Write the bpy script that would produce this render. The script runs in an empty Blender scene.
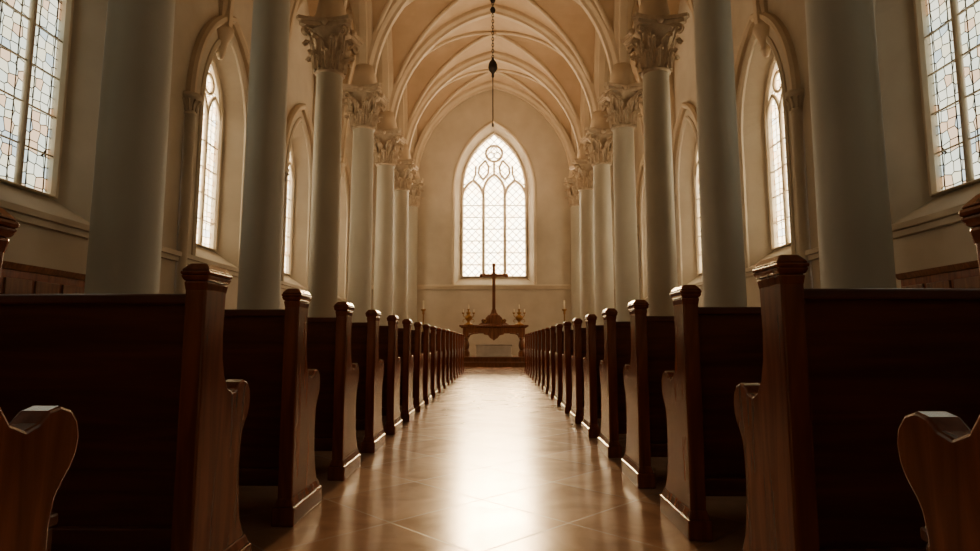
import bpy, bmesh, math, random
from mathutils import Vector, Matrix
random.seed(4)
S=bpy.context.scene
COL=S.collection
# ------------------------------------------------------------------ dimensions
XC=3.75; XW=6.3; YB=26.7; SPR=8.12; RISE=4.7
NODES=[-4.55,-1.0,2.55,6.1,9.65,13.2,16.75,20.3,23.75,26.7]
Y0=NODES[0]; TOP=13.2
WINS=[-2.3,3.0,8.3,13.6,18.9,24.1]  # windows nearest the entrance are out of view, added for light and fill
# ------------------------------------------------------------------ materials
def newmat(n):
    m=bpy.data.materials.new(n); m.use_nodes=True
    nt=m.node_tree; return m,nt,nt.nodes['Principled BSDF']
def plaster(name,c1,c2,rough=.75,scale=1.2,bump=.08,spec=.3):
    m,nt,p=newmat(name); N=nt.nodes; L=nt.links
    tc=N.new('ShaderNodeTexCoord'); no=N.new('ShaderNodeTexNoise'); no.inputs['Scale'].default_value=scale; no.inputs['Detail'].default_value=6
    r=N.new('ShaderNodeValToRGB'); r.color_ramp.elements[0].position=.3; r.color_ramp.elements[1].position=.7
    r.color_ramp.elements[0].color=(*c1,1); r.color_ramp.elements[1].color=(*c2,1)
    L.new(tc.outputs['Object'],no.inputs['Vector']); L.new(no.outputs['Fac'],r.inputs['Fac']); L.new(r.outputs['Color'],p.inputs['Base Color'])
    n2=N.new('ShaderNodeTexNoise'); n2.inputs['Scale'].default_value=30; n2.inputs['Detail'].default_value=4
    L.new(tc.outputs['Object'],n2.inputs['Vector'])
    b=N.new('ShaderNodeBump'); b.inputs['Strength'].default_value=bump; b.inputs['Distance'].default_value=.02
    L.new(n2.outputs['Fac'],b.inputs['Height']); L.new(b.outputs['Normal'],p.inputs['Normal'])
    p.inputs['Roughness'].default_value=rough; p.inputs['Specular IOR Level'].default_value=spec
    return m
def wood(name,c1,c2,rough=.3,axis='Z',coat=.3):
    m,nt,p=newmat(name); N=nt.nodes; L=nt.links
    tc=N.new('ShaderNodeTexCoord'); mp=N.new('ShaderNodeMapping')
    mp.inputs['Scale'].default_value={'Z':(14,14,1.2),'X':(1.2,14,14)}[axis]
    no=N.new('ShaderNodeTexNoise'); no.inputs['Scale'].default_value=1.6; no.inputs['Detail'].default_value=8; no.inputs['Distortion'].default_value=.6
    r=N.new('ShaderNodeValToRGB'); r.color_ramp.elements[0].position=.3; r.color_ramp.elements[1].position=.72
    r.color_ramp.elements[0].color=(*c1,1); r.color_ramp.elements[1].color=(*c2,1)
    L.new(tc.outputs['Object'],mp.inputs['Vector']); L.new(mp.outputs['Vector'],no.inputs['Vector'])
    L.new(no.outputs['Fac'],r.inputs['Fac']); L.new(r.outputs['Color'],p.inputs['Base Color'])
    p.inputs['Roughness'].default_value=rough; p.inputs['Coat Weight'].default_value=coat; p.inputs['Coat Roughness'].default_value=.2
    return m
def plain(name,c,rough=.5,metal=0,emit=None,es=0):
    m,nt,p=newmat(name); p.inputs['Base Color'].default_value=(*c,1); p.inputs['Roughness'].default_value=rough; p.inputs['Metallic'].default_value=metal
    return m
M_WALL=plaster('wall_plaster',(.52,.455,.36),(.62,.555,.45))
M_COLUMN=plaster('column_stone',(.52,.49,.405),(.61,.58,.49),rough=.6,scale=.8,bump=.05)
M_CAP=plaster('capital_stone',(.44,.35,.25),(.64,.54,.41),rough=.7,scale=6)
M_VAULT=plaster('vault_plaster',(.50,.375,.245),(.60,.465,.32),rough=.8)
M_RIB=plaster('rib_stone',(.56,.46,.335),(.66,.56,.42),rough=.7)
M_TRIM=plaster('stone_trim',(.62,.53,.40),(.72,.63,.49),rough=.6)
M_PEW=wood('mahogany',(.135,.034,.016),(.33,.095,.044),.26,coat=.6)
M_PEWX=wood('mahogany_board',(.095,.027,.015),(.20,.058,.030),.34,'X')
M_OAK=wood('altar_wood',(.14,.052,.022),(.32,.135,.06),.35)
M_BRASS=plain('aged_brass',(.42,.25,.09),.42,1)
M_DARK=plain('dark_iron',(.03,.022,.018),.5,.6)
M_MARBLE=plaster('altar_marble',(.58,.54,.48),(.70,.66,.60),rough=.35,scale=4)
M_WAX=plain('candle_wax',(.85,.78,.6),.5)
def floor_mat():
    m,nt,p=newmat('polished_terracotta'); N=nt.nodes; L=nt.links
    tc=N.new('ShaderNodeTexCoord'); mp=N.new('ShaderNodeMapping'); mp.inputs['Rotation'].default_value=(0,0,math.radians(45))
    L.new(tc.outputs['Object'],mp.inputs['Vector'])
    br=N.new('ShaderNodeTexBrick'); br.offset=0; br.squash=1
    br.inputs['Scale'].default_value=1; br.inputs['Brick Width'].default_value=.60; br.inputs['Row Height'].default_value=.60
    br.inputs['Mortar Size'].default_value=.0045; br.inputs['Mortar Smooth'].default_value=.3
    br.inputs['Color1'].default_value=(.41,.235,.15,1); br.inputs['Color2'].default_value=(.54,.335,.22,1); br.inputs['Mortar'].default_value=(.22,.12,.075,1)
    L.new(mp.outputs['Vector'],br.inputs['Vector'])
    no=N.new('ShaderNodeTexNoise'); no.inputs['Scale'].default_value=3; no.inputs['Detail'].default_value=8; no.inputs['Distortion'].default_value=1.2
    L.new(tc.outputs['Object'],no.inputs['Vector'])
    mx=N.new('ShaderNodeMixRGB'); mx.blend_type='OVERLAY'; mx.inputs['Fac'].default_value=.5
    L.new(br.outputs['Color'],mx.inputs['Color1']); L.new(no.outputs['Fac'],mx.inputs['Color2']); L.new(mx.outputs['Color'],p.inputs['Base Color'])
    mr=N.new('ShaderNodeMapRange'); mr.inputs['To Min'].default_value=.15; mr.inputs['To Max'].default_value=.28
    L.new(no.outputs['Fac'],mr.inputs['Value'])
    ad=N.new('ShaderNodeMath'); ad.operation='MULTIPLY_ADD'; ad.inputs[1].default_value=.25; L.new(br.outputs['Fac'],ad.inputs[0]); L.new(mr.outputs['Result'],ad.inputs[2]); L.new(ad.outputs[0],p.inputs['Roughness'])
    b=N.new('ShaderNodeBump'); b.inputs['Strength'].default_value=.3; b.inputs['Distance'].default_value=.004; b.invert=True
    L.new(br.outputs['Fac'],b.inputs['Height']); L.new(b.outputs['Normal'],p.inputs['Normal'])
    p.inputs['Specular IOR Level'].default_value=.7
    return m
M_FLOOR=floor_mat()
def glass_mat(name,side,tint,warm,cool,bw,bh,rot,lead=.012):
    m,nt,p=newmat(name); N=nt.nodes; L=nt.links; N.remove(p); out=N['Material Output']
    tc=N.new('ShaderNodeTexCoord'); sp=N.new('ShaderNodeSeparateXYZ'); cb=N.new('ShaderNodeCombineXYZ')
    L.new(tc.outputs['Object'],sp.inputs[0]); L.new(sp.outputs['Y' if side else 'X'],cb.inputs['X']); L.new(sp.outputs['Z'],cb.inputs['Y'])
    mp=N.new('ShaderNodeMapping'); mp.inputs['Rotation'].default_value=(0,0,rot); L.new(cb.outputs[0],mp.inputs['Vector'])
    br=N.new('ShaderNodeTexBrick'); br.offset=0; br.inputs['Scale'].default_value=1; br.inputs['Brick Width'].default_value=bw; br.inputs['Row Height'].default_value=bh
    br.inputs['Mortar Size'].default_value=lead; br.inputs['Mortar Smooth'].default_value=0
    L.new(mp.outputs[0],br.inputs['Vector'])
    rnd=.4
    vo=N.new('ShaderNodeTexVoronoi'); vo.inputs['Scale'].default_value=6.2; vo.inputs['Randomness'].default_value=rnd; L.new(cb.outputs[0],vo.inputs['Vector'])
    ve=N.new('ShaderNodeTexVoronoi'); ve.feature='DISTANCE_TO_EDGE'; ve.inputs['Scale'].default_value=6.2; ve.inputs['Randomness'].default_value=rnd; L.new(cb.outputs[0],ve.inputs['Vector'])
    lt=N.new('ShaderNodeMath'); lt.operation='LESS_THAN'; lt.inputs[1].default_value=.045 if side else 0; L.new(ve.outputs['Distance'],lt.inputs[0])
    mxl=N.new('ShaderNodeMath'); mxl.operation='MAXIMUM'; L.new(lt.outputs[0],mxl.inputs[0]); L.new(br.outputs['Fac'],mxl.inputs[1])
    r=N.new('ShaderNodeValToRGB'); r.color_ramp.interpolation='CONSTANT'; e=r.color_ramp.elements
    e[0].color=(*tint,1); e[0].position=0; e[1].color=(*warm,1); e[1].position=.88
    a=e.new(.32); a.color=(tint[0]*.88,tint[1]*.94,tint[2]*.98,1)
    a=e.new(.58); a.color=(tint[0],tint[1]*.94,tint[2]*.84,1)
    a=e.new(.78); a.color=(*cool,1)
    s2=N.new('ShaderNodeSeparateColor'); L.new(vo.outputs['Color'],s2.inputs[0]); L.new(s2.outputs[0],r.inputs['Fac'])
    tr=N.new('ShaderNodeBsdfTransparent'); L.new(r.outputs['Color'],tr.inputs['Color'])
    di=N.new('ShaderNodeBsdfDiffuse'); di.inputs['Color'].default_value=(.14,.10,.07,1)
    mx=N.new('ShaderNodeMixShader'); L.new(mxl.outputs[0],mx.inputs[0]); L.new(tr.outputs[0],mx.inputs[1]); L.new(di.outputs[0],mx.inputs[2])
    L.new(mx.outputs[0],out.inputs['Surface']); return m
M_GL_SIDE=glass_mat('leaded_glass_side',True,(.130,.132,.112),(.125,.09,.06),(.085,.10,.105),.34,.62,0,.012)
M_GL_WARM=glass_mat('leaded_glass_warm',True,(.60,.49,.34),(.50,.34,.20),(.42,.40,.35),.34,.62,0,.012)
M_GL_BACK=glass_mat('leaded_glass_altar',False,(.95,.79,.57),(.93,.70,.46),(.93,.80,.62),.24,.24,math.radians(45),.015)
# ------------------------------------------------------------------ mesh builder
class B:
    def __init__(s): s.v=[];s.f=[];s.m=[];s.s=[];s.mats=[]
    def mi(s,m):
        if m not in s.mats: s.mats.append(m)
        return s.mats.index(m)
    def add(s,v,f,m,sm=False):
        o=len(s.v); s.v+= [tuple(p) for p in v]; k=s.mi(m)
        for q in f: s.f.append([i+o for i in q]); s.m.append(k); s.s.append(sm)
    def box(s,x0,x1,y0,y1,z0,z1,m,t=0,b=0):
        v=[(x0+b,y0+b,z0),(x1-b,y0+b,z0),(x1-b,y1-b,z0),(x0+b,y1-b,z0),(x0+t,y0+t,z1),(x1-t,y0+t,z1),(x1-t,y1-t,z1),(x0+t,y1-t,z1)]
        s.add(v,[(3,2,1,0),(4,5,6,7),(0,1,5,4),(1,2,6,5),(2,3,7,6),(3,0,4,7)],m)
    def lathe(s,prof,c,m,seg=32,a0=0,a1=2*math.pi):
        v=[];f=[];n=len(prof)
        full=abs(a1-a0-2*math.pi)<1e-6; k=seg if full else seg+1
        for i in range(k):
            a=a0+(a1-a0)*i/seg
            for r,z in prof: v.append((c[0]+r*math.cos(a),c[1]+r*math.sin(a),c[2]+z))
        for i in range(seg):
            j=(i+1)%k
            for q in range(n-1): f.append((i*n+q,j*n+q,j*n+q+1,i*n+q+1))
        s.add(v,f,m,True)
    def tube(s,pts,r,m,ref=(0,1,0),seg=8,closed=False,sm=True,taper=None):
        P=[Vector(p) for p in pts]; n=len(P); ref=Vector(ref).normalized(); v=[];f=[]
        for i in range(n):
            a=P[(i-1)%n] if (closed or i>0) else P[0]; b=P[(i+1)%n] if (closed or i<n-1) else P[-1]
            t=(b-a).normalized(); u=t.cross(ref)
            if u.length<1e-3: u=t.orthogonal()
            u.normalize(); w=t.cross(u); rr=r*(taper(i/(n-1)) if taper else 1)
            for q in range(seg):
                an=2*math.pi*(q+.5)/seg; v.append(P[i]+u*rr*math.cos(an)+w*rr*math.sin(an))
        for i in range(n if closed else n-1):
            j=(i+1)%n
            for q in range(seg): f.append((i*seg+q,i*seg+(q+1)%seg,j*seg+(q+1)%seg,j*seg+q))
        if not closed: f.append(tuple(range(seg))); f.append(tuple((n-1)*seg+q for q in range(seg)))
        s.add(v,f,m,sm)
    def prism(s,poly,fn,d0,d1,m,sm=False):
        n=len(poly); v=[fn(a,b,d0) for a,b in poly]+[fn(a,b,d1) for a,b in poly]
        f=[tuple(range(n)),tuple(range(2*n-1,n-1,-1))]+[(i,(i+1)%n,(i+1)%n+n,i+n) for i in range(n)]
        s.add(v,f,m,sm)
    def sweep(s,path,sec,fn,m,closed=False,sm=False):
        n=len(path); k=len(sec); v=[];f=[]
        for i in range(n):
            a=path[(i-1)%n] if (closed or i>0) else path[0]; b=path[(i+1)%n] if (closed or i<n-1) else path[-1]
            tx,ty=b[0]-a[0],b[1]-a[1]; l=math.hypot(tx,ty) or 1; nx,ny=-ty/l,tx/l
            for o,d in sec: v.append(fn(path[i][0]+nx*o,path[i][1]+ny*o,d))
        for i in range(n if closed else n-1):
            j=(i+1)%n
            for q in range(k): f.append((i*k+q,i*k+(q+1)%k,j*k+(q+1)%k,j*k+q))
        if not closed: f.append(tuple(range(k))); f.append(tuple((n-1)*k+q for q in range(k)))
        s.add(v,f,m,sm)
    def mesh(s,name):
        me=bpy.data.meshes.new(name); me.from_pydata(s.v,[],s.f)
        for m in s.mats: me.materials.append(m)
        me.polygons.foreach_set('material_index',s.m); me.polygons.foreach_set('use_smooth',s.s)
        bm=bmesh.new(); bm.from_mesh(me); bmesh.ops.recalc_face_normals(bm,faces=bm.faces); bm.to_mesh(me); bm.free(); me.update()
        return me
    def obj(s,name,loc=(0,0,0),bevel=0,parent=None):
        o=bpy.data.objects.new(name,s.mesh(name)); COL.objects.link(o); o.location=loc
        if bevel: bev(o,bevel)
        if parent: o.parent=parent
        return o
def bev(o,w):
    b=o.modifiers.new('bevel','BEVEL'); b.width=w; b.segments=2; b.limit_method='ANGLE'; b.angle_limit=math.radians(40)
def empty(n,loc=(0,0,0)):
    e=bpy.data.objects.new(n,None); COL.objects.link(e); e.location=loc; e.empty_display_size=.2; return e
def phis(k,n):
    pm=math.acos(k/(1+k)); return [pm*i/n for i in range(n+1)],pm
def prof(k,n):
    P,pm=phis(k,n); return [((1+k)*math.cos(p)-k, math.sin(p)/math.sin(pm)) for p in P]
def arch(w,zs,rise,k=.25,n=14,uc=0):
    q=prof(k,n); a=[(uc-w*s,zs+rise*z) for s,z in q]; return a+[(uc+w*s,zs+rise*z) for s,z in reversed(q[:-1])]
# ------------------------------------------------------------------ walls
FB=lambda u,v,d:(u,YB+d,v)
FF=lambda u,v,d:(u,Y0-d,v)
FL=lambda u,v,d:(-(XW+d),u,v)
FR=lambda u,v,d:(XW+d,u,v)
def wall(name,fn,u0,u1,wins,m=M_WALL):
    b=B(); cur=u0
    def quad(a,c,z0a,z0c,z1): b.add([fn(a,z0a,0),fn(c,z0c,0),fn(c,z1,0),fn(a,z1,0)],[(0,1,2,3)],m)
    for W in wins:
        uc,w,sill,zs,rise,k=W['o']
        quad(cur,uc-w,0,0,TOP); b.add([fn(uc-w,0,0),fn(uc+w,0,0),fn(uc+w,sill,0),fn(uc-w,sill,0)],[(0,1,2,3)],m)
        A=arch(w,zs,rise,k,14,uc)
        for i in range(len(A)-1): quad(A[i][0],A[i+1][0],A[i][1],A[i+1][1],TOP)
        cur=uc+w
        O=[(uc-w,sill)]+A+[(uc+w,sill)]
        g,gw,gs,gz,gr,gk=W['g']; I=[(uc-gw,gs)]+arch(gw,gz,gr,gk,14,uc)+[(uc+gw,gs)]; n=len(O); D=W['d']
        v=[fn(a,c,0) for a,c in O]+[fn(a,c,D) for a,c in I]
        b.add(v,[(i,(i+1)%n,(i+1)%n+n,i+n) for i in range(n)],m)
    quad(cur,u1,0,0,TOP)
    return b.obj(name)
def side_win(c): return dict(o=(c,1.12,2.68,6.0,2.1,.6),g=(c,.68,3.08,6.2,1.4,.8),d=.5)
BW=dict(o=(0,1.80,3.45,7.85,3.1,.9),g=(0,1.47,3.84,7.95,2.62,1.0),d=.45)
sw=[side_win(c) for c in WINS]
wall('wall_left',FL,Y0,YB,sw); wall('wall_right',FR,Y0,YB,sw); wall('wall_altar',FB,-XW,XW,[BW]); wall('wall_entrance',FF,-XW,XW,[])
fl=B(); fl.add([(-XW-.02,Y0,0),(XW+.02,Y0,0),(XW+.02,YB,0),(-XW-.02,YB,0)],[(0,1,2,3)],M_FLOOR); fl.obj('floor')
# ------------------------------------------------------------------ windows
wn=0
def window(fn,W,gm,kind):
    global wn; wn+=1
    uc,gw,gs,gz,gr,gk=W['g']; D=W['d']
    root=empty('window_%d'%wn)
    out=[(uc-gw,gs)]+arch(gw,gz,gr,gk,16,uc)+[(uc+gw,gs)]
    g=B(); c=(uc,(gs+gz)/2); n=len(out); g.add([fn(c[0],c[1],D)]+[fn(a,e,D) for a,e in out],[(0,i+1,(i+1)%n+1) for i in range(n)],gm); g.obj('leaded_glass',parent=root)
    f=B(); ref=Vector(fn(0,0,1))-Vector(fn(0,0,0))
    d=D-.05
    f.sweep(out,[(-.07,d-.02),(-.02,d-.07),(.03,d-.07),(.03,d+.08),(-.07,d+.08)],fn,M_TRIM,closed=True)
    T=lambda P,r,cl=False: f.tube([fn(a,e,d) for a,e in P],r,M_TRIM,ref=ref,seg=8,closed=cl)
    circ=lambda a,e,r,n=28:[(a+r*math.cos(2*math.pi*i/n),e+r*math.sin(2*math.pi*i/n)) for i in range(n)]
    if kind=='altar':
        lw=gw*2/3; z=7.45
        for u in (-lw/2,lw/2): T([(uc+u,gs),(uc+u,z+.05)],.08)
        for u,dz in ((-lw,0),(0,.3),(lw,0)): T(arch(lw/2,z+dz,.85,.8,10,uc+u),.07)
        for u in (-lw/2,lw/2): T([(uc+u,z),(uc+u,z+.35)],.07)
        T(circ(uc,9.60,.38),.06,True)
        for i in range(3):
            a=math.pi/2+i*2*math.pi/3; T(circ(uc+.17*math.cos(a),9.6+.17*math.sin(a),.15,16),.022,True)
        for sgn in (-1,1):
            for q in (-1,1):
                T([(uc+sgn*.50,8.35),(uc+sgn*(.50+q*.22),8.65),(uc+sgn*(.47+q*.22),8.95),(uc+sgn*.40,9.28)],.055)
            T([(uc+sgn*.98,8.3),(uc+sgn*.86,8.6),(uc+sgn*.84,9.0)],.05)
        T([(uc,8.6),(uc,9.22)],.055)
        for zz in [gs+.55*i for i in range(1,7)]: T([(uc-gw,zz),(uc+gw,zz)],.024)
    else:
        T([(uc,gs),(uc,6.3)],.05)
        for s in (-1,1): T(arch(gw/2,6.05,.72,.8,10,uc+s*gw/2),.045)
        T(circ(uc,6.98,.24,20),.04,True)
        for zz in [gs+.62*i for i in range(1,5)]: T([(uc-gw,zz),(uc+gw,zz)],.014)
    f.obj('stone_tracery',parent=root)
    uo,w,sill,zs,rise,k=W['o']; o=[(uo-w,sill)]+arch(w,zs,rise,k,16,uo)+[(uo+w,sill)]
    h=B(); h.sweep(o,[(-.02,.03),(-.02,-.03),(.05,-.06),(.11,-.03),(.11,.03)],fn,M_TRIM if kind=='altar' else M_WALL,closed=False)
    h.obj('surround_moulding',parent=root)
    L=bpy.data.lights.new('window_portal','AREA'); L.shape='RECTANGLE'; L.cycles.is_portal=True
    zt=gz+gr; L.size=2*gw; L.size_y=zt-gs
    lo=bpy.data.objects.new('daylight_portal',L); COL.objects.link(lo); lo.parent=root
    lo.location=fn(uc,(zt+gs)/2,D+.08); nin=-ref; lo.rotation_euler=nin.to_track_quat('-Z','Y').to_euler()
window(FB,BW,M_GL_BACK,'altar')
for W in sw: window(FL,W,M_GL_SIDE if W['g'][0]<10 else M_GL_WARM,'side')
for W in sw: window(FR,W,M_GL_SIDE if W['g'][0]<10 else M_GL_WARM,'side')
# ------------------------------------------------------------------ trims
def trimbox(name,boxes,m=M_TRIM):
    b=B()
    for q in boxes: b.box(*q,m)
    return b.obj(name,bevel=.012)
for nm,s in (('left',-1),('right',1)):
    def bx(d0,d1,y0,y1,z0,z1): 
        a,c=sorted((s*(XW-d0),s*(XW-d1))); return (a,c,y0,y1,z0,z1)
    trimbox('trim_sill_course_'+nm,[bx(.0,.12,Y0,YB,2.56,2.66),bx(0,.07,Y0,YB,2.46,2.56)],M_WALL)
    trimbox('baseboard_'+nm,[bx(0,.05,Y0,YB,0,.28),bx(0,.03,Y0,YB,.28,.34)],M_WALL)
trimbox('trim_sill_course_altar',[(-XW+.13,XW-.13,YB-.13,YB,3.33,3.43),(-XW+.13,XW-.13,YB-.07,YB,3.23,3.33)])
trimbox('baseboard_altar',[(-XW+.06,XW-.06,YB-.05,YB,0,.3)],M_WALL)
for nm,s,fn in (('left',-1,FL),('right',1,FR)):
    b=B()
    for c in WINS:
        for e in (-1,1):
            y=c+e*1.72
            if y>YB-.2 or y<Y0+.2: continue
            cx=s*(XW-.06)
            b.lathe([(.17,0),(.17,.2),(.14,.26),(.11,.34),(.11,5.5),(.13,5.52),(.13,5.56),(.11,5.58),(.13,5.7),(.2,5.86),(.21,5.88),(.21,5.96),(0,5.96)],(cx,y,0),M_WALL,20)
            for k in range(10):
                a=2*math.pi*k/10; p=[(cx+r*math.cos(a),y+r*math.sin(a),z) for r,z in ((.12,5.6),(.14,5.72),(.19,5.82),(.22,5.8))]
                b.tube(p,.025,M_WALL,ref=(-math.sin(a),math.cos(a),0),seg=5)
        b.sweep(arch(1.72,5.96,2.6,.5,14,c),[(-.1,.02),(-.1,-.10),(-.03,-.16),(.05,-.16),(.1,-.1),(.1,.02)],fn,M_RIB)
    b.obj('trim_blind_arcade_'+nm)
# ------------------------------------------------------------------ vault (ceiling)
n=16; K=.25; PR=prof(K,n)
cb=B(); 
def groin(cx,wx,cy,wy):
    for sx in (-1,1):
        for sy in (-1,1):
            v=[(cx+sx*wx*PR[i][0],cy+sy*wy*PR[j][0],SPR+RISE*max(PR[i][1],PR[j][1])) for i in range(n+1) for j in range(n+1)]
            f=[]
            for i in range(n):
                for j in range(n):
                    a=i*(n+1)+j; b_=a+n+1; f+= [(a,b_,b_+1),(a,b_+1,a+1)]
            cb.add(v,f,M_VAULT,False)
rb=B()
xa=(XC+XW)/2; wa=(XW-XC)/2
for i in range(len(NODES)-1):
    cy=(NODES[i]+NODES[i+1])/2; wy=(NODES[i+1]-NODES[i])/2
    for cx,wx,r in ((0,XC,.07),(-xa,wa,.06),(xa,wa,.06)):
        groin(cx,wx,cy,wy)
        for sx in (-1,1):
            for sy in (-1,1):
                p=[(cx+sx*wx*s,cy+sy*wy*s,SPR+RISE*z-.03) for s,z in PR]
                rb.tube(p,r,M_RIB,ref=(sy*wy,-sx*wx,0),seg=8)
        rb.lathe([(0,-.2),(.08,-.18),(.14,-.12),(.14,-.02),(0,.0)],(cx,cy,SPR+RISE-.02),M_RIB,16)
sec=lambda a,d:[(.05,-a),(-d*.4,-a),(-d*.55,-a*.8),(-d*.7,-a*.5),(-d,-a*.42),(-d,a*.42),(-d*.7,a*.5),(-d*.55,a*.8),(-d*.4,a),(.05,a)]
for y in NODES:
    e=.0
    if y==NODES[0]: e=.15
    if y==NODES[-1]: e=-.15
    fn=lambda u,v,d,y=y+e:(u,y+d,v)
    rb.sweep(arch(XC,SPR,RISE,K,22),sec(.22,.28),fn,M_RIB)
    for c in (-xa,xa): rb.sweep(arch(wa,SPR,RISE,K,18,c),sec(.2,.2),fn,M_RIB)
for s in (-1,1):
    for i in range(len(NODES)-1):
        fn=lambda u,v,d:(s*XC+d,u,v)
        rb.sweep(arch((NODES[i+1]-NODES[i])/2,SPR,RISE,K,18,(NODES[i]+NODES[i+1])/2),sec(.24,.24),fn,M_RIB)
for s in (-1,1):
    for y in NODES[1:-1]:
        rb.lathe([(.0,-.75),(.06,-.72),(.09,-.6),(.12,-.55),(.1,-.5),(.16,-.3),(.26,-.1),(.27,0),(.2,.02),(.18,.5),(0,.5)],(s*XW,y,SPR),M_RIB,20)
cb.obj('ceiling'); rb.obj('trim_vault_ribs')
# ------------------------------------------------------------------ columns
def column_mesh():
    b=B(); H0=SPR-1.16
    b.box(-.44,.44,-.44,.44,0,.22,M_COLUMN)
    b.lathe([(.43,.22),(.44,.27),(.43,.33),(.41,.35),(.40,.40),(.42,.44),(.42,.48),(.40,.52),(.35,.54),(.33,.6)],(0,0,0),M_COLUMN,48)
    sh=[(.328-.035*(t**1.6),.6+(H0-.6)*t) for t in [i/16 for i in range(17)]]
    b.lathe(sh,(0,0,0),M_COLUMN,48)
    b.lathe([(.29,H0-.02),(.325,H0),(.34,H0+.03),(.325,H0+.06),(.29,H0+.07)],(0,0,0),M_CAP,40)
    b.lathe([(.30,H0+.07),(.30,H0+.35),(.31,H0+.65),(.37,H0+.88),(.46,H0+.97),(.46,H0+1.0),(0,H0+1.0)],(0,0,0),M_CAP,40)
    def leaf(a,z0,h,w,r0,out):
        vs=[];fs=[];n=11;c=7
        for i in range(n+1):
            t=i/n
            z=z0+h*(t if t<.80 else .80-(t-.80)*.75)
            r=r0+.025+out*(t**2.4)+(.035 if t>.80 else 0)
            ww=w*(1-.5*t**2)*(1+.22*math.sin(t*math.pi*7))*(.5 if t>.93 else 1)
            for j in range(c):
                q=(j/(c-1)-.5)*2
                rr=r+.05*(1-abs(q))+(.024 if j%2 else -.008); an=a+q*ww/r
                vs.append((rr*math.cos(an),rr*math.sin(an),z-.05*abs(q)))
        for i in range(n):
            for j in range(c-1): fs.append((i*c+j,i*c+j+1,(i+1)*c+j+1,(i+1)*c+j))
        b.add(vs,fs,M_CAP,False)
    for k in range(8): leaf(2*math.pi*k/8,H0+.06,.54,.115,.29,.16)
    for k in range(8): leaf(2*math.pi*(k+.5)/8,H0+.12,.86,.115,.29,.22)
    for k in range(4):
        a=math.pi/4+k*math.pi/2; d=Vector((math.cos(a),math.sin(a),0))
        for sd in (-1,1):
            t=Vector((-d.y,d.x,0))*sd
            p=[d*.36+t*.12+Vector((0,0,H0+.5)),d*.42+t*.10+Vector((0,0,H0+.72)),d*.52+t*.06+Vector((0,0,H0+.88))]
            for i in range(14):
                an=math.pi*.75-i*.55; r=.10*(1-i/18)
                p.append(d*(.62+r*math.cos(an))+t*.035+Vector((0,0,H0+.86+r*math.sin(an))))
            b.tube(p,.03,M_CAP,ref=t,seg=6)
        a2=k*math.pi/2; c=Vector((math.cos(a2),math.sin(a2),0))*.52
        b.lathe([(0,-.07),(.06,-.05),(.08,0),(.06,.05),(0,.07)],(c.x,c.y,H0+1.05),M_CAP,12)
    def aba(e,cc,z0,z1):
        pl=[]
        for k in range(4):
            R=Matrix.Rotation(k*math.pi/2,2)
            for i in range(9):
                q=-1+2*i/8; x=e-cc*(1-q*q); y=q*(e-.07); w=R@Vector((x,y)); pl.append((w.x,w.y))
        b.prism(pl,lambda u,v,d:(u,v,d),z0,z1,M_CAP)
    aba(.58,.12,H0+.98,H0+1.07); aba(.63,.13,H0+1.07,H0+1.16)
    b.lathe([(.42,H0+1.15),(.40,H0+1.3),(.36,H0+1.45),(.28,H0+1.9),(0,H0+1.9)],(0,0,0),M_RIB,24)
    return b.mesh('column')
cm=column_mesh()
for y in NODES[1:]:
    for s in (-1,1):
        o=bpy.data.objects.new('column',cm); COL.objects.link(o); o.location=(s*XC,y,0)
        if y==NODES[-1]: o.location.y-=.1
# ------------------------------------------------------------------ pews
def pew_mesh(sg,LEN=2.15):
    b=B()
    def bx(a,c,y0,y1,z0,z1,m,t=0,bb=0):
        x0,x1=sorted((sg*a,sg*c)); b.box(x0,x1,y0,y1,z0,z1,m,t,bb)
    P=[(.0,.12),(-.004,.3),(0,1.05),(.155,1.05),(.150,.96),(.146,.88),(.152,.80),(.172,.735),(.204,.69),(.246,.672),(.280,.682),(.308,.705),(.342,.712),(.376,.700),(.400,.672),(.408,.638),(.402,.600),(.386,.570),(.364,.545),(.345,.515),(.335,.47),(.332,.38),(.340,.28),(.358,.20),(.388,.145),(.41,.12)]
    for x0 in (0,LEN-.07):
        b.prism(P,lambda u,v,d:(sg*d,u,v),x0,x0+.07,M_PEW)
        bx(x0-.018,x0+.088,-.022,.44,0,.085,M_PEW); bx(x0-.012,x0+.082,-.015,.43,.085,.125,M_PEW,.012)
        bx(x0-.005,x0+.075,-.005,.160,1.02,1.055,M_PEW,0,.005)
        bx(x0-.014,x0+.084,-.014,.169,1.055,1.075,M_PEW,0,.009); bx(x0-.014,x0+.084,-.014,.169,1.075,1.09,M_PEW); bx(x0-.014,x0+.084,-.014,.169,1.09,1.116,M_PEW,.022)
    v=[]; z0,z1,y0,y1,th=.16,1.0,.115,.05,.03
    for x in (sg*.07,sg*(LEN-.07)):
        v+=[(x,y0,z0),(x,y0+th,z0),(x,y1+th,z1),(x,y1,z1)]
    b.add(v,[(0,1,2,3),(7,6,5,4),(0,4,5,1),(1,5,6,2),(2,6,7,3),(3,7,4,0)],M_PEWX)
    bx(.07,LEN-.07,.03,.10,.98,1.015,M_PEWX)
    bx(.07,LEN-.07,.085,.14,.16,.24,M_PEWX)
    bx(.07,LEN-.07,.10,.46,.425,.455,M_PEWX); bx(.07,LEN-.07,.42,.445,.34,.425,M_PEWX)
    for x in (LEN*.5,): bx(x-.03,x+.03,.10,.42,0,.425,M_PEW)
    return b.mesh('pew')
for sg,x,y0,ln in ((-1,-.88,1.03,19),(1,.93,.85,19)):
    me=pew_mesh(sg)
    for k in range(ln):
        o=bpy.data.objects.new('pew',me); COL.objects.link(o); o.location=(x,y0+.94*k-(.03 if k==0 and sg<0 else 0)+(.06 if k==0 and sg>0 else 0),0); bev(o,.007)
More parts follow.
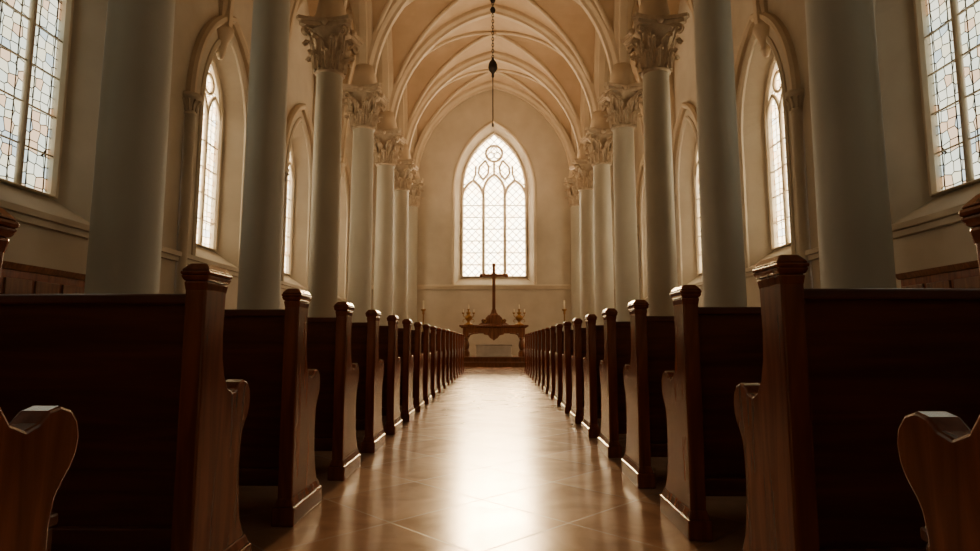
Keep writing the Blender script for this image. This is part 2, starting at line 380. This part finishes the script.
# ------------------------------------------------------------------ chancel
pb=B()
pb.box(-2.3,2.3,21.6,25.2,0,.14,M_OAK); pb.box(-2.35,2.35,21.55,25.2,.14,.17,M_OAK)
pb.box(-1.9,1.9,22.0,25.0,.17,.31,M_OAK); pb.box(-1.95,1.95,21.95,25.0,.31,.34,M_OAK)
pb.obj('altar_platform',bevel=.008)
AZ=.34; ay=23.0
alt=empty('altar_table',(0,ay,AZ))
t=B()
t.box(-1.30,1.30,-.45,.45,1.12,1.19,M_OAK); t.box(-1.26,1.26,-.41,.41,1.07,1.12,M_OAK,0,.04)
t.box(-1.16,1.16,-.36,-.30,.88,1.07,M_OAK); t.box(-1.16,1.16,.30,.36,.88,1.07,M_OAK)
for s in (-1,1):
    a,c=sorted((s*1.16,s*1.10)); t.box(a,c,-.36,.36,.88,1.07,M_OAK)
t.obj('table_top',bevel=.01,parent=alt)
t=B()
for x in (-1.06,1.06):
    for y in (-.28,.28):
        t.box(x-.11,x+.11,y-.09,y+.09,.72,1.07,M_OAK)
        t.lathe([(.07,.72),(.10,.68),(.06,.64),(.09,.55),(.115,.42),(.09,.3),(.06,.25),(.1,.2),(.08,.16)],(x,y,0),M_OAK,20)
        t.box(x-.12,x+.12,y-.1,y+.1,0,.17,M_OAK)
    t.box(x-.05,x+.05,-.2,.2,.05,.12,M_OAK)
t.obj('turned_legs',bevel=.006,parent=alt)
t=B()
pl=[(-.42,.9),(-.36,.82),(-.22,.80),(-.15,.70),(-.08,.66),(0,.60),(.08,.66),(.15,.70),(.22,.80),(.36,.82),(.42,.9)]
t.prism(pl,lambda u,v,d:(u,d,v),-.38,-.33,M_OAK)
for s in (-1,1): 
    t.tube([(s*.95,-.35,.72),(s*.9,-.35,.82),(s*.78,-.35,.87),(s*.6,-.35,.88)],.03,M_OAK,seg=8)
t.obj('carved_apron',parent=alt)
t=B(); t.box(-.72,.72,-.18,.18,0,.06,M_MARBLE); t.box(-.66,.66,-.14,.14,.06,.40,M_MARBLE); t.box(-.72,.72,-.18,.18,.40,.46,M_MARBLE,0,.03)
t.obj('marble_block',bevel=.01,parent=alt)
cr=empty('altar_cross',(0,ay,AZ+1.19)); t=B()
pl=[(-.52,0),(-.52,.06),(-.44,.09),(-.48,.17),(-.42,.24),(-.33,.22),(-.30,.29),(-.24,.34),(-.22,.38),(.22,.38),(.24,.34),(.30,.29),(.33,.22),(.42,.24),(.48,.17),(.44,.09),(.52,.06),(.52,0)]
t.prism(pl,lambda u,v,d:(u,d,v),-.16,.16,M_OAK); t.box(-.56,.56,-.2,.2,0,.05,M_OAK)
t.lathe([(0,-.17),(.10,-.16),(.13,-.12),(.1,-.1),(.08,-.04)],(0,0,.2),M_BRASS,16)
for s in (-1,1):
    t.tube([(s*(.34+.08*math.cos(a)*(1-a/9)),-.175,.14+.08*math.sin(a)*(1-a/9)) for a in [i*.5 for i in range(13)]],.018,M_BRASS,seg=6)
t.obj('carved_stand',bevel=.008,parent=cr)
t=B(); t.box(-.17,.17,-.12,.12,.38,.46,M_OAK,.05); t.box(-.11,.11,-.08,.08,.46,.60,M_OAK,.03)
t.box(-.06,.06,-.035,.035,.60,2.32,M_OAK); t.box(-.48,-.06,-.03,.03,1.86,1.97,M_OAK); t.box(.06,.48,-.03,.03,1.86,1.97,M_OAK)
for x,z in ((-.48,1.915),(.48,1.915),(0,2.32)): t.lathe([(0,-.08),(.06,-.06),(.085,0),(.06,.06),(0,.08)],(x,0,z),M_OAK,12)
pt=[(.12*math.cos(2*math.pi*i/20),0,1.915+.12*math.sin(2*math.pi*i/20)) for i in range(20)]
t.tube(pt,.018,M_BRASS,seg=6,closed=True)
t.obj('latin_cross',bevel=.005,parent=cr)
for x in (-.97,.97):
    t=B()
    t.lathe([(0,0),(.17,0),(.18,.03),(.12,.06),(.06,.1),(.05,.15),(.11,.2),(.15,.27),(.13,.34),(.07,.38),(.05,.42),(.09,.45),(.1,.48),(.04,.5),(.03,.58),(.06,.6),(.05,.62),(0,.62)],(0,0,0),M_BRASS,24)
    t.lathe([(.022,.6),(.022,.78),(0,.79)],(0,0,0),M_WAX,10)
    for s in (-1,1):
        t.tube([(s*.05,0,.3),(s*.14,0,.3),(s*.2,0,.36),(s*.2,0,.45)],.018,M_BRASS,seg=6)
        t.lathe([(.02,.43),(.06,.46),(.06,.48),(.02,.48)],(s*.2,0,0),M_BRASS,14); t.lathe([(.018,.48),(.018,.6),(0,.61)],(s*.2,0,0),M_WAX,10)
        t.tube([(s*.12,0,.24),(s*.2,0,.2),(s*.22,0,.14),(s*.17,0,.11)],.014,M_BRASS,seg=6)
    t.obj('candelabra',(x,ay,AZ+1.19))
for x in (-2.62,2.62):
    t=B()
    t.lathe([(0,0),(.2,0),(.2,.04),(.12,.08),(.05,.14),(.035,.3),(.03,.9),(.055,.95),(.03,1.0),(.025,1.9),(.05,1.95),(.03,2.0),(.09,2.07),(.1,2.1),(.03,2.1)],(0,0,0),M_BRASS,20)
    t.lathe([(.03,2.1),(.03,2.42),(0,2.43)],(0,0,0),M_WAX,12)
    t.obj('candle_stand',(x,22.3,0))
for i,x in enumerate((-4.7,4.7)):
    r=empty('door_%d'%(i+1),(x,YB,0)); t=B()
    t.box(-.5,.5,-.09,-.03,0,3.1,M_OAK)
    for cx in (-.25,.25):
        for z0,z1 in ((.2,1.0),(1.12,2.0),(2.12,2.95)):
            t.box(cx-.19,cx+.19,-.115,-.09,z0,z1,M_OAK,0)
    t.obj('door_leaf',bevel=.012,parent=r)
    t=B(); t.box(-.62,-.5,-.14,0,0,3.22,M_OAK); t.box(.5,.62,-.14,0,0,3.22,M_OAK); t.box(-.62,.62,-.14,0,3.1,3.22,M_OAK)
    t.obj('door_frame',bevel=.01,parent=r)
    t=B(); t.lathe([(0,-.03),(.03,-.02),(.035,0),(.03,.02),(0,.03)],(.4,-.14,1.05),M_BRASS,12); t.obj('door_knob',parent=r)
for s in (-1,1):
    t=B(); 
    t.box(-.28,.28,-.75,.75,0,.12,M_OAK); t.box(-.25,.25,-.72,.72,.12,1.72,M_PEW); t.box(-.31,.31,-.78,.78,1.72,1.80,M_OAK,0,.04)
    f=-s*.25
    for cy in (-.47,0,.47):
        for z0,z1 in ((.2,.9),(1.0,1.62)):
            a,c=sorted((f,f-s*.025)); t.box(a,c,cy-.2,cy+.2,z0,z1,M_OAK)
    for cx in (-.12,.12):
        for z0,z1 in ((.2,.9),(1.0,1.62)):
            t.box(cx-.1,cx+.1,-.745,-.72,z0,z1,M_OAK)
    t.obj('wooden_cabinet',(s*(XW-.37),7.6,0),bevel=.008)
t=B(); top=SPR+RISE-.2
t.lathe([(.0,top),(.14,top),(.12,top-.1),(.03,top-.16)],(0,0,0),M_DARK,16)
z=top-.12; k=0
while z>8.75:
    c=[]
    for i in range(10):
        a=2*math.pi*i/10; u=.028*math.cos(a); w=.055*math.sin(a)
        c.append((u,0,z+w) if k%2==0 else (0,u,z+w))
    t.tube(c,.010,M_DARK,ref=(0,1,0) if k%2==0 else (1,0,0),seg=5,closed=True); z-=.088; k+=1
t.lathe([(0,8.8),(.03,8.78),(.04,8.72),(.09,8.66),(.12,8.58),(.13,8.48),(.10,8.40),(.05,8.34),(.03,8.28),(.04,8.24),(.02,8.2),(0,8.18)],(0,0,0),M_DARK,20)
t.lathe([(.014,8.2),(.014,6.9),(.03,6.86),(.03,6.8),(0,6.76)],(0,0,0),M_DARK,8)
for zz in (10.2,10.5): t.lathe([(0,zz-.1),(.06,zz-.07),(.08,zz),(.05,zz+.07),(0,zz+.1)],(0,0,0),M_DARK,14)
t.obj('sanctuary_lamp',(0,16.0,0))
# ------------------------------------------------------------------ light
w=bpy.data.worlds.new('World'); S.world=w; w.use_nodes=True
bg=w.node_tree.nodes['Background']; bg.inputs['Color'].default_value=(1,.965,.89,1); bg.inputs['Strength'].default_value=15
sl=bpy.data.lights.new('sun','SUN'); sl.energy=4.2; sl.angle=math.radians(8); sl.color=(1,.78,.50)
so=bpy.data.objects.new('sun',sl); COL.objects.link(so)
e=math.radians(17); so.rotation_euler=Vector((0,-math.cos(e),-math.sin(e))).to_track_quat('-Z','Y').to_euler(); so.location=(0,45,20)
for i in range(3,len(NODES)-1):  # added fill with no fixture behind it, warms and brightens the vault
    y=(NODES[i]+NODES[i+1])/2
    L=bpy.data.lights.new('vault_fill','AREA'); L.shape='DISK'; L.size=.8; L.color=(1,.66,.37); L.energy=(75 if y>17 else (45 if y>13 else 20))
    o=bpy.data.objects.new('vault_fill',L); COL.objects.link(o); o.location=(0,y,6.2); o.rotation_euler=(math.pi,0,0)
S.view_settings.view_transform='AgX'
S.view_settings.look='AgX - Base Contrast'
S.view_settings.exposure=.2
S.view_settings.gamma=.94
# ------------------------------------------------------------------ camera
cd=bpy.data.cameras.new('camera'); cd.sensor_width=36; cd.lens=600/980*36; cd.clip_start=.05
co=bpy.data.objects.new('camera',cd); COL.objects.link(co); co.location=(.08,0,.85)
co.rotation_euler=(math.radians(90+6.42),0,math.radians(.57)); S.camera=co
